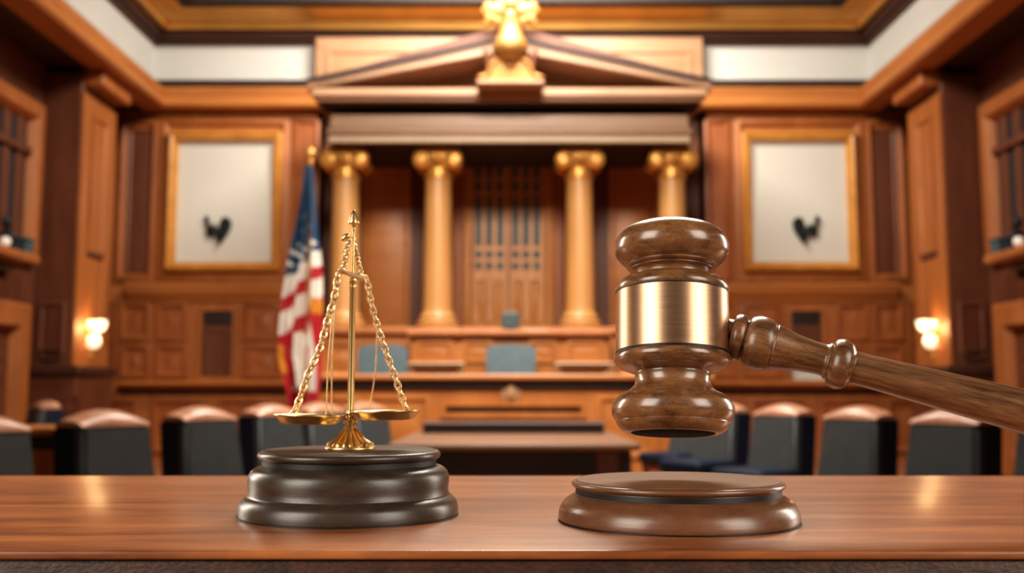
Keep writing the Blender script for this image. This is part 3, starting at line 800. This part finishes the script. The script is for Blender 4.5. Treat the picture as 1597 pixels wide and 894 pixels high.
# ================================================================== PICTURES, SCONCES, SHELF THINGS, FLAG
EMB = [[(-22, 16), (-17, 19), (-14, 10), (-13, -12), (-17, -12), (-18, 6)], [(-12, 4), (-10, 4), (-9, -10), (-7, 7), (-5, 7), (-7, -15), (-11, -15)], [(-4, 0), (-2, 2), (1, -12), (0, -18), (-3, -17)]]
for sgn in (-1, 1):
    qx = (lambda p: p) if sgn < 0 else (lambda p: 1597 - p)
    l, r_ = sorted((qx(262), qx(440)))
    Yp = YB - .05
    r = R(l, 208, r_, 424, Yp)
    e = empty('framed_panel', ((r[0] + r[1]) / 2, Yp, r[2]), 'gilt framed cream panel with small dark emblem, ' + ('beside the flag' if sgn < 0 else 'above the gavel handle'), 'picture', 'framed cream panels on the back wall')
    bm = new(); relief(bm, r, back(YB), [(0, .0), (0, .16), (.05, .2), (.09, .17), (.12, .17), (.15, .08), (.155, .0)], fill=False); obj('frame', bm, M_FRAME, e, keepworld=True)
    bm = new(); relief(bm, (r[0] + .12, r[1] - .12, r[2] + .12, r[3] - .12), back(YB), [(0, .06), (.001, .065)]); obj('canvas', bm, M_CANVAS, e, keepworld=True)
    bm = new(); c = P(qx(343), 357, YB); k = ppm(c)
    f = lambda u, v, w: Vector((c.x + (-u if sgn > 0 else u) * k, YB - .067 - w, c.z + v * k))
    for poly in EMB: prism(bm, poly, 0, .06, f)
    leaf = [(v.x, v.y) for v in spline([(3, -12, 0), (3, 2, 0), (6, 12, 0), (12, 16, 0), (18, 13, 0), (20, 5, 0), (17, -6, 0), (11, -16, 0), (5, -24, 0), (2, -26, 0)], 4)]
    prism(bm, leaf, 0, .1, f)
    obj('emblem', bm, M_BLACK, e, keepworld=True)

for sgn in (-1, 1):
    qx = (lambda p: p) if sgn < 0 else (lambda p: 1597 - p)
    YS = 14.3; c = P(qx(145), 522, YS); k = ppm(c)
    e = empty('wall_sconce', (sgn * 5.87, YS, c.z), 'lit wall sconce with pale glass shades on the pier ' + ('behind the flag-side chairs' if sgn < 0 else 'above the gavel handle'), 'lamp', 'lit sconces on the two piers')
    dx = c.x - sgn * 5.87
    bm = new(); lathe(bm, [(0, 0), (.09, 0), (.1, .02), (.04, .05), (0, .06)], 24, Matrix.Rotation(-sgn * PI / 2, 4, 'Y')); obj('back_plate', bm, M_GOLD2, e)
    bm = new(); tube(bm, spline([(0, 0, -.02), (dx * .4, -.02, -.3), (dx, 0, -.28), (dx, 0, -.13)], 8), .018, 8); tube(bm, spline([(0, 0, 0), (dx * .5, 0, .04), (dx * .8, 0, .05)], 6), .016, 8); obj('arm', bm, M_GOLD2, e)
    for j, ox in enumerate((-11, 10)):
        bm = new(); lathe(bm, [(0, 4 * k), (5 * k, 5 * k), (9 * k, 9 * k), (11 * k, 15 * k), (11 * k, 22 * k), (10 * k, 22.5 * k), (0, 20 * k)], 32, Matrix.Translation((dx + ox * k, 0, 0))); obj('glass_shade', bm, M_GLOW, e)
    bm = new(); lathe(bm, [(0, -23 * k)] + [(12.5 * k * math.sin(a), -10.5 * k - 12.5 * k * math.cos(a)) for a in [PI * i / 16 for i in range(1, 16)]] + [(0, 2 * k)], 32, Matrix.Translation((dx, 0, 0))); obj('glass_globe', bm, M_GLOW, e)
    ld = bpy.data.lights.new('sconce_light', 'POINT'); ld.energy = 14; ld.color = (1, .62, .28); ld.shadow_soft_size = .1
    lo = bpy.data.objects.new('sconce_light', ld); COL.objects.link(lo); lo.location = (c.x - sgn * .12, YS - .1, c.z + .1)

zs1 = zat(393, 12.2)
for sgn in (-1, 1):
    qx = (lambda p: p) if sgn < 0 else (lambda p: 1597 - p)
    wh = 'on the shelf by the flag-side window' if sgn < 0 else 'on the shelf by the gavel-side window'
    def at(px, Y=12.9): return Vector((xat(qx(px), 380, Y), Y, zs1))
    p = at(34, 12.5); k = ppm(p)
    bm = new(); w = 14 * k
    box(bm, -w, w, -.1, .1, 0, 22 * k, bev=.015); box(bm, -w - .012, w + .012, -.112, .112, 22 * k, 27 * k, bev=.015)
    o = obj('slate_box', bm, M_SLATE, None, loc=p); tag(o, 'slate blue lidded box ' + wh, 'box', 'slate boxes on the window shelves')
    p = at(10, 12.2)
    e = empty('statuette', p, 'small black bust statuette ' + wh, 'statuette', 'black statuettes on the window shelves')
    bm = new(); lathe(bm, [(0, 0), (10 * k, 0), (10 * k, 4 * k), (6 * k, 6 * k), (5 * k, 11 * k), (0, 12 * k)], 24); obj('pedestal', bm, M_BLACK, e)
    bm = new()
    t = bmesh.new(); bmesh.ops.create_icosphere(t, subdivisions=3, radius=1); merge(bm, t, Matrix.Translation((0, 0, 22 * k)) @ Matrix.Diagonal((14 * k, 8 * k, 12 * k, 1)))
    lathe(bm, [(0, 30 * k), (5 * k, 30 * k), (4.5 * k, 38 * k), (0, 40 * k)], 16)
    t = bmesh.new(); bmesh.ops.create_icosphere(t, subdivisions=3, radius=1); merge(bm, t, Matrix.Translation((0, -.02, 45 * k)) @ Matrix.Diagonal((7 * k, 8 * k, 9.5 * k, 1)))
    obj('bust', bm, M_BLACK, e)
    p = at(8, 11.95)
    e = empty('glass_ball', p, 'pale glass ball on small dark foot ' + wh, 'ornament', 'glass balls on the window shelves')
    bm = new(); lathe(bm, [(0, 0), (5 * k, 0), (5 * k, 2 * k), (2.5 * k, 4 * k), (0, 5 * k)], 20); obj('foot', bm, M_BLACK, e)
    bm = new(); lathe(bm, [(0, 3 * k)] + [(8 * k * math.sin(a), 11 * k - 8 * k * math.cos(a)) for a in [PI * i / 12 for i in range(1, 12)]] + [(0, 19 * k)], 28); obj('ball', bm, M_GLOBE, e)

# flag
YF = 10.9
p0 = P(484, 300, YF)
e = empty('flag', (p0.x, YF, 0), 'american flag hanging in folds from a wooden pole with golden finial', 'flag')
bm = new(); lathe(bm, [(0, 0), (.2, 0), (.2, .03), (.12, .06), (.05, .1), (.04, .2), (0, .2)], 32); obj('floor_stand', bm, M_GOLD2, e)
ztip = zat(252, YF)
bm = new(); lathe(bm, [(0, .1), (.018, .1), (.018, ztip), (0, ztip)], 16); obj('pole', bm, W_COL, e)
k = ppm(p0)
bm = new(); lathe(bm, [(0, 0), (4 * k, 0), (5 * k, 3 * k), (3 * k, 6 * k), (3 * k, 8 * k), (7 * k, 13 * k), (7.5 * k, 18 * k), (5 * k, 23 * k), (2 * k, 26 * k), (0, 27 * k)], 24, Matrix.Translation((0, 0, ztip - 4 * k))); obj('finial', bm, M_GOLD2, e)
L = [(262, 480, 489), (300, 475, 491), (340, 467, 494), (380, 459, 498), (420, 452, 502), (470, 445, 503), (520, 441, 503), (560, 441, 502), (585, 448, 501), (610, 455, 498), (640, 458, 494)]
def edges(py):
    for (a, l0, r0), (b, l1, r1) in zip(L, L[1:]):
        if a <= py <= b: t = (py - a) / (b - a); return l0 + (l1 - l0) * t, r0 + (r1 - r0) * t
    return L[-1][1:]
bm = new(); NU, NV = 90, 300; grid = []
for j in range(NV + 1):
    py = 262 + (640 - 262) * j / NV; l, r_ = edges(py); row = []
    for i in range(NU + 1):
        u = i / NU; px = l + (r_ - l) * u
        amp = .02 + .1 * min(1, (py - 262) / 160)
        fold = math.sin(u * 2 * PI * 2.6 + .6 + .003 * (py - 300)) * amp + .035 * math.sin(u * 2 * PI * 5.3 + py * .012)
        yb = 6 * math.sin(u * PI * 2.5 + 1) * (j / NV) ** 6
        q = P(px, py + yb, YF); q.y = YF - .1 - fold
        row.append((bm.verts.new((q.x - p0.x, q.y - YF, q.z)), px, py))
    grid.append(row)
stars = [(490, 381, 6.5), (463, 396, 5), (474, 403, 5), (457, 414, 4.5), (480, 390, 4), (468, 382, 4), (478, 340, 2.5), (474, 362, 2.5), (486, 355, 2.5)]
def instar(px, py):
    for sx, sy, r_ in stars:
        dx, dy = px - sx, py - sy; d = math.hypot(dx, dy)
        if d < r_:
            a = (math.atan2(dx, -dy) % (2 * PI / 5)) - PI / 5
            if d < r_ * (.5 + .5 * abs(a) / (PI / 5)): return True
    return False
for j in range(NV):
    for i in range(NU):
        v, px, py = grid[j][i]
        f = bm.faces.new((grid[j][i][0], grid[j + 1][i][0], grid[j + 1][i + 1][0], grid[j][i + 1][0]))
        s = py + 1.05 * (px - 475) + 2 * math.sin(px * .25)
        if s < 412: m = 1 if instar(px, py) else 2
        elif s < 438: m = 1
        elif s < 457: m = 0
        elif s < 489: m = 1
        elif s < 512: m = 0
        else:
            w = px + 2.5 * math.sin(py * .03)
            m = 0 if w < 456 else 1 if w < 474 else 0 if w < 481 else 1 if w < 492 else 0
            if s < 545 and 453 < w < 481: m = 1 if (s > 521) else m
            if py > 606: m = 0
        u = i / NU
        if 538 < py < 580 and u < .1: m = 3
        if 466 < py < 490 and u > .8: m = 3
        f.material_index = m
fl = obj('flag_cloth', bm, [M_RED, M_FWHITE, M_BLUE, M_FRINGE], e, smooth=80)
md = fl.modifiers.new('thick', 'SOLIDIFY'); md.thickness = .006

# ================================================================== DESK
Yd0 = PZ(798, 859, ZD).y; Yd1 = PZ(798, 742, ZD).y
e = empty('desk', (0, (Yd0 + Yd1) / 2, 0), 'polished reddish wooden desk spanning the foreground with lit front edge', 'desk')
bm = new(); box(bm, -1.15, 1.15, Yd0, Yd1, ZD - .006, ZD, bev=.0022, seg=4); obj('desktop', bm, W_DESK, e, keepworld=True)
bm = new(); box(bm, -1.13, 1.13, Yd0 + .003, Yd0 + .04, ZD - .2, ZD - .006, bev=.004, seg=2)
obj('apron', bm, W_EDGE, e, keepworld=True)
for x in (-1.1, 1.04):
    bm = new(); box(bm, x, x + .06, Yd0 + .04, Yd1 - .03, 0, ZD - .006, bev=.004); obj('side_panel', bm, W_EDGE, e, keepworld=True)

# ------------------------------------------------------------------ sound block
pb = PZ(1057, 812, ZD); k = ppm(pb)
e = empty('sound_block', pb, 'round brown wooden sound block on the desk under the gavel', 'sound block')
bm = new()
pf = [(184, 0), (185.5, 2), (186, 10)]
pf += [tuple(v[:2]) for v in spline([(186, 10, 0), (184, 22, 0), (178, 34, 0), (168, 43, 0), (160, 47, 0)], 5)][1:]
pf += [(158.5, 48), (158, 50), (157.5, 58)]
pf += [tuple(v[:2]) for v in spline([(157.5, 58, 0), (161, 59.5, 0), (164.5, 63, 0), (165, 66, 0), (163.5, 69, 0), (160.5, 70.5, 0)], 4)][1:]
pf += [(160, 69.5)]
kz = k; k = k * 1.0
VS = .87
lathe(bm, [(0, 0)] + [(r * k, z * k * VS) for r, z in pf] + [(0, 69.5 * k * VS)], 128); obj('turned_base', bm, W_BLOCK, e, smooth=50)
bm = new(); lathe(bm, [(0, 69.5 * k * VS), (159 * k, 69.5 * k * VS), (159 * k, 71.5 * k * VS), (157.5 * k, 72.8 * k * VS), (0, 72.8 * k * VS)], 128); obj('striking_disc', bm, W_DISC, e)
bm = new(); lathe(bm, [(159 * k, 69.2 * k * VS), (160.8 * k, 69.2 * k * VS), (160.8 * k, 70.9 * k * VS), (159 * k, 70.9 * k * VS)], 128); lathe(bm, [(157.2 * k, 48.5 * k * VS), (159.2 * k, 48.5 * k * VS), (158.6 * k, 57 * k * VS), (157.2 * k, 57 * k * VS)], 128); obj('groove', bm, M_GROOVE, e)
bm = new(); lathe(bm, [(0, -.0), (183 * k, 0), (186.6 * k, 0.2 * k), (186.6 * k, 2.4 * k), (183 * k, 2.4 * k)], 128); obj('felt_foot', bm, M_GROOVE, e)

# ------------------------------------------------------------------ balance scale
ps = PZ(544.5, 803, ZD); k = ppm(ps)
e = empty('balance_scale', ps, 'brass balance scale on a dark stepped round wooden base', 'scale')
bm = new()
zt0 = 100.5   # top of base in px above desk
sp2 = lambda pts, n=5: [tuple(v[:2]) for v in spline([(a, b, 0) for a, b in pts], n)]
pf = [(168, 0), (169.5, 3)] + sp2([(169.5, 3), (170, 10), (168, 20), (163, 27), (157, 31.5)]) + sp2([(155.5, 33.5), (154.5, 42), (155.5, 52), (154.5, 62), (151, 69), (145, 74), (137, 77)]) + [(134.5, 78), (134, 86)] + sp2([(134, 86), (138, 87), (141.5, 91), (141.5, 95), (138.5, 98.5), (134.5, 99.5)]) + [(134, 98.5)]
lathe(bm, [(0, 0)] + [(r * k, z * k) for r, z in pf] + [(0, 98.5 * k)], 128); wb = obj('wooden_base', bm, W_BASE, e, smooth=50)
bm = new(); lathe(bm, [(0, 98.4 * k), (132.5 * k, 98.4 * k), (132.5 * k, 100 * k), (131 * k, 101 * k), (0, 101 * k)], 128); obj('top_disc', bm, W_BTOP, wb)
bm = new(); lathe(bm, [(132.4 * k, 98.2 * k), (134.6 * k, 98.2 * k), (134.6 * k, 99.8 * k), (132.4 * k, 99.8 * k)], 128); lathe(bm, [(133 * k, 78.2 * k), (135 * k, 78.2 * k), (134.6 * k, 86 * k), (133 * k, 86 * k)], 128); lathe(bm, [(166 * k, 0), (170.3 * k, .2 * k), (170.3 * k, 2.4 * k), (166 * k, 2.4 * k)], 128); obj('groove', bm, M_GROOVE, wb)
zb = ps.z + 101 * k
ys_ = ps.y
def S(px, py, dy=0.0):       # point in the scale's own upright plane, relative to its base
    q = P(px, py, ys_ + dy); return q - ps
kk = ppm(P(545, 550, ys_))
zr = 101 * k
z_of = lambda py: S(545, py).z
bm = new()
z0 = zr
hz = lambda py: max(zr, z_of(py))
lathe(bm, [(0, zr), (39 * k, zr), (40 * k, zr + 2 * k), (38.5 * k, zr + 4.5 * k), (36.5 * k, zr + 5 * k)] + [(a * k, zr + b * k) for a, b in ((34, 9), (28, 13), (21, 18), (15, 25), (11, 32))] + [(10.5 * k, zr + 34 * k), (0, zr + 35 * k)], 96, mod=lambda a, z: 1 + (.1 * abs(math.cos(a * 6)) if zr + 6 * k < z < zr + 30 * k else 0))
obj('foot', bm, M_GOLD, e, smooth=60)
bm = new()
lathe(bm, [(0, zr + 33 * k), (8.5 * k, zr + 33 * k), (9 * k, zr + 35 * k), (7.5 * k, zr + 37 * k), (10.5 * k, zr + 40 * k), (12 * k, zr + 44 * k), (11 * k, zr + 48 * k), (7 * k, zr + 51 * k), (5.5 * k, zr + 52.5 * k), (7 * k, zr + 55 * k), (7 * k, zr + 58 * k), (5 * k, zr + 61 * k), (5.2 * k, zr + 66 * k),
           (5.2 * k, z_of(452)), (6 * k, z_of(450)), (6 * k, z_of(446)), (4.4 * k, z_of(444)), (6 * k, z_of(441)), (6.2 * k, z_of(437)), (2 * k, z_of(433)), (1.8 * k, z_of(366)), (3.4 * k, z_of(358)), (0, z_of(356))], 40)
obj('pillar', bm, M_GOLD, e)
bm = new(); lathe(bm, [(0, z_of(358)), (2.8 * k, z_of(358)), (3.2 * k, z_of(352)), (5 * k, z_of(349.6)), (9 * k, z_of(348.6)), (9.3 * k, z_of(347.4)), (8.6 * k, z_of(345)), (5.5 * k, z_of(336)), (2.6 * k, z_of(329)), (1.2 * k, z_of(327.5)), (0, z_of(327))], 32, Matrix.Identity(4)); obj('finial', bm, M_GOLD, e)
# clasps
def ell(c, ax, ang, M0=None):
    b = new(); t = bmesh.new(); bmesh.ops.create_icosphere(t, subdivisions=3, radius=1)
    merge(b, t, Matrix.Translation(c) @ Matrix.Rotation(ang, 4, 'Y') @ Matrix.Diagonal((*ax, 1))); return b
obj('clasp', ell(S(539.5, 370, -.004), (9 * k, 5 * k, 5 * k), -.6), M_GOLD, e)
obj('clasp', ell(S(551, 375, .004), (5 * k, 5 * k, 4.5 * k), .4), M_GOLD, e)
# beam
bm = new()
bt = spline([S(526, 427, -.004), S(536, 424, -.004), S(552, 430, -.004), S(573, 436, -.004)], 5)
for i in range(len(bt) - 1):
    pass
tube(bm, bt, lambda i: (3.0 + 2.6 * i / len(bt)) * k, 10)
obj('beam', bm, M_CHAIN, e)
def rope(a, b, r, turns, bow=0):
    bm = new(); a, b = Vector(a), Vector(b); d = (b - a); n = 60
    u = d.normalized(); s = u.cross(Vector((0, 1, 0))).normalized(); w = u.cross(s)
    for ph in (0, PI):
        tube(bm, [a + d * t + s * bow * math.sin(PI * t) + (s * math.cos(ph + turns * 2 * PI * t) + w * math.sin(ph + turns * 2 * PI * t)) * r * .55 for t in [i / n for i in range(n + 1)]], r * .62, 7)
    return bm
obj('twisted_strand', rope(S(544, 376, -.006), S(534, 424, -.006), 4.8 * k, 4), M_CHAIN, e)
obj('twisted_strand', rope(S(552, 378, .005), S(565, 432, .0), 3.6 * k, 4), M_CHAIN, e)
# link chains
def chain(pts, pitch, lw, wire):
    path = spline(pts, 16); acc = [0]
    for a, b in zip(path, path[1:]): acc.append(acc[-1] + (b - a).length)
    def at(s):
        for i in range(len(acc) - 1):
            if acc[i] <= s <= acc[i + 1]:
                t = (s - acc[i]) / max(1e-9, acc[i + 1] - acc[i]); return path[i].lerp(path[i + 1], t), (path[i + 1] - path[i]).normalized()
        return path[-1], (path[-1] - path[-2]).normalized()
    n = int(acc[-1] / pitch); bm = new()
    for j in range(n + 1):
        c, d = at(acc[-1] * j / n)
        s = d.cross(Vector((0, 1, 0))).normalized(); w = d.cross(s)
        tw = .35 if j % 2 else .35 + PI / 2
        a = s * math.cos(tw) + w * math.sin(tw)
        hl = pitch * .72
        loop = []
        for q in range(16):
            an = 2 * PI * q / 16; loop.append(c + d * hl * math.cos(an) * (1.0) + a * lw * math.sin(an))
        tube(bm, loop, wire, 6, closed=True)
    return bm
cl = [S(527, 429, -.01), S(521, 465, -.012), S(512, 495, -.014), S(498, 546, -.018), S(482, 580, -.02), S(469, 618, -.022), S(457, 647, -.024)]
cr_ = [S(572, 437, -.006), S(583, 490, -.01), S(599, 541, -.012), S(617, 592, -.015), S(634, 641, -.018)]
obj('chain', chain(cl, 10.5 * k, 5.0 * k, 2.0 * k), M_CHAIN, e)
obj('chain', chain(cr_, 10.0 * k, 4.5 * k, 1.9 * k), M_CHAIN, e)
# thin wires at the back of the pans
for a, b in ((S(527, 430, .0), S(508.5, 647, .02)), (S(528, 430, .004), S(517, 647, .024)), (S(588, 506, -.008), S(576, 641, .018))):
    bm = new(); m_ = (Vector(a) + Vector(b)) / 2; m_.x -= 4 * k if a[0] < .01 + S(545, 500).x else -4 * k
    tube(bm, spline([a, m_, b], 8), 1.25 * k, 8); obj('wire', bm, M_CHAIN, e)
for cpx_, cpy, rr_, tilt in ((483, 648, 54, .02), (603.5, 641.5, 51.5, -.02)):
    bm = new(); c = S(cpx_, cpy, -.004)
    prof = [(0, -14 * k), (rr_ * .72 * k, -13.6 * k), (rr_ * .84 * k, -11 * k), (rr_ * .92 * k, -5 * k), (rr_ * 1.0 * k, -1 * k), (rr_ * 1.03 * k, 0), (rr_ * 1.02 * k, 1.3 * k), (rr_ * .97 * k, .6 * k), (rr_ * .88 * k, -4.5 * k), (rr_ * .8 * k, -9.5 * k), (rr_ * .7 * k, -11.5 * k), (0, -12 * k)]
    lathe(bm, prof, 72, Matrix.Translation(c) @ Matrix.Rotation(tilt, 4, 'Y'))
    obj('pan', bm, M_GOLD, e, smooth=60)

# ------------------------------------------------------------------ gavel
Yg = pb.y
pg = P(1048, 503, Yg); k = ppm(pg)
e = empty('gavel', pg, 'wooden gavel with brushed brass band raised over the sound block', 'gavel')
Mh = Matrix.Rotation(math.radians(1.6), 4, 'Y') @ Matrix.Rotation(math.radians(-8), 4, 'X')
def hp(pts): return [(r * k, (500 - y) * k * 1.035) for r, y in pts]
up = [(0, 349), (40, 349)] + sp2([(40, 349), (62, 352), (79, 361), (88, 374), (90, 386), (87, 397), (79, 406), (72, 411)]) + [(70.5, 411.5), (71.5, 414), (68, 417.5), (65.5, 417.5), (66, 420)] + sp2([(66, 420), (60, 423), (57.5, 427), (58, 430)], 3) + [(62, 431)] + sp2([(62, 431), (74, 434), (84, 440), (88.5, 448), (88.6, 453), (87.5, 456)]) + [(0, 456)]
bm = new(); lathe(bm, hp(up)[::-1], 128, Mh)
lo_ = [(0, 550), (87.5, 550.5)] + sp2([(88, 551.5), (89.5, 556), (88, 563), (80, 570), (66, 575)]) + [(60, 576.5), (58, 578)] + sp2([(58, 579), (57, 585), (57.5, 592), (60, 598)], 4) + [(61.5, 599)] + sp2([(62, 600), (68, 605), (80, 611), (89.5, 620), (93, 631), (92, 641), (87, 649)]) + [(85.5, 650.5), (86.2, 652)] + sp2([(86.2, 652), (82, 659), (75, 664.5), (68, 667), (64, 666.5)], 4) + [(62, 664.5), (0, 664)]
lathe(bm, hp(lo_)[::-1], 128, Mh)
obj('head', bm, W_GAVEL, e, smooth=50)
bm = new(); lathe(bm, hp([(0, 666.8), (61.5, 666.8), (64.5, 665.8), (0, 663)]), 64, Mh); obj('striking_face', bm, M_UNDER, e)
bm = new(); lathe(bm, [(r * k, (500 - y) * k * 1.035) for r, y in [(80, 547.6), (86.8, 547.6), (87.6, 547), (87.6, 457.6), (86.8, 457), (80, 457)]], 160, Mh)
bd = obj('brass_band', bm, M_BAND, e, smooth=50)
bm = new(); lathe(bm, hp([(80, 550.8), (87.9, 550.8), (87.9, 548.2), (80, 548.2)]), 128, Mh); lathe(bm, hp([(80, 457.4), (87.9, 457.4), (87.9, 455.6), (80, 455.6)]), 128, Mh); obj('groove', bm, M_GROOVE, e)
# handle: turned along its own axis, coming a little toward the lens
A = P(1137, 523.5, Yg - .004); B = P(1597, 642, Yg - .055)
ax = (B - A).normalized(); kh = k * .99
rot = ax.to_track_quat('Z', 'Y').to_matrix().to_4x4()
Lp = (B - A).length; sc_ = Lp / 473.0      # metres per unit of length along the handle
pts = [(0, -14), (26, -14), (26, 0), (27, 2), (28, 3)] + sp2([(28, 3), (34, 5), (37, 11), (37.5, 17), (35, 24), (31.5, 27)], 4) + sp2([(31.5, 28), (37, 32), (41.5, 42), (42.5, 54), (40.5, 66), (37, 73)], 4) + [(35.2, 74.5), (35, 76), (36, 77.5)] + sp2([(36, 77.5), (32, 95), (27.5, 118), (25, 142), (24.5, 158), (26, 163)], 5) + [(27, 163.6), (28.5, 166), (28, 168.5)] + sp2([(29, 169), (35, 173), (38.5, 182), (38.5, 190), (35, 199), (29, 204), (26, 206)], 4) + sp2([(25.5, 208), (25.3, 230), (26.8, 290), (29, 360), (31, 430), (32.5, 500), (33, 570)], 5) + sp2([(33, 571), (36, 580), (36, 600), (30, 614), (16, 622), (0, 624)], 4)
bm = new(); lathe(bm, [(r * kh, t * sc_) for r, t in pts], 72, Matrix.Identity(4))
ho = obj('handle', bm, W_HANDLE, e, smooth=50)
ho.location = A - pg; ho.rotation_euler = rot.to_euler()
W_HANDLE.node_tree.nodes['Mapping'].inputs['Scale'].default_value = (60, 60, 5)

# ================================================================== LIGHT
def area(name, loc, target, size, energy, color=(1, .86, .68), sy=None):
    ld = bpy.data.lights.new(name, 'AREA'); ld.energy = energy; ld.color = color; ld.size = size
    if sy: ld.shape = 'RECTANGLE'; ld.size_y = sy
    o = bpy.data.objects.new(name, ld); COL.objects.link(o); o.location = loc
    o.rotation_euler = (Vector(target) - Vector(loc)).to_track_quat('-Z', 'Y').to_euler(); return o
area('overhead_key_fill', (0, 12.3, 8.1), (0, 14.9, 3.0), 3.2, 860, (1, .94, .84), 1.2)
l2 = area('overhead_key_fill', (0, 4.5, 7.8), (0, 15.5, 2.0), 3.2, 360, (1, .93, .81), 1.6); l2.data.spread = math.radians(90)  # added fill that brightens the lower columns and door, no visible fixture
l3 = area('overhead_key_fill', (0, 7.0, 8.1), (0, 7.6, 0), 3.4, 300, (1, .93, .81), 2.4); l3.data.spread = math.radians(100)
wl = area('window_light', (-2.35, -1.0, 2.2), (.0, .8, 1.15), 1.7, 25, (1, .92, .8), 2.2)  # unseen softbox, added for the bright streaks on the brass band
wr = area('window_light', (2.45, -1.2, 2.2), (.1, .8, 1.15), 1.7, 22, (1, .92, .8), 2.2)  # matching unseen softbox on the other side
wl.data.spread = wr.data.spread = math.radians(95)
area('rim_light', (0.5, 3.2, 3.4), (.2, .75, 1.1), 1.6, 80, (1, .92, .78), .6)
area('rim_light', (-2.3, 2.5, 1.75), (.1, .78, 1.12), .5, 24, (1, .9, .76), 1.3)
area('rim_light', (2.6, 2.5, 1.75), (.1, .78, 1.12), .5, 24, (1, .9, .76), 1.3)
w = bpy.data.worlds.new('World'); sc.world = w; w.use_nodes = True
nt = w.node_tree; bg = nt.nodes['Background']; bg.inputs['Color'].default_value = (1.0, .78, .58, 1); bg.inputs['Strength'].default_value = .11

# ================================================================== CAMERA
cd = bpy.data.cameras.new('Camera'); cam = bpy.data.objects.new('Camera', cd); COL.objects.link(cam)
cam.location = (0, 0, H); cam.rotation_euler = (PI / 2 + TH, 0, 0)
cd.sensor_width = 36; cd.lens = F / 1597 * 36; cd.clip_start = .02; cd.clip_end = 100
cd.dof.use_dof = True; cd.dof.focus_distance = Yg - .07; cd.dof.aperture_fstop = 6.3
sc.camera = cam
sc.view_settings.view_transform = 'Standard'
sc.view_settings.look = 'Medium High Contrast'
sc.view_settings.exposure = 0
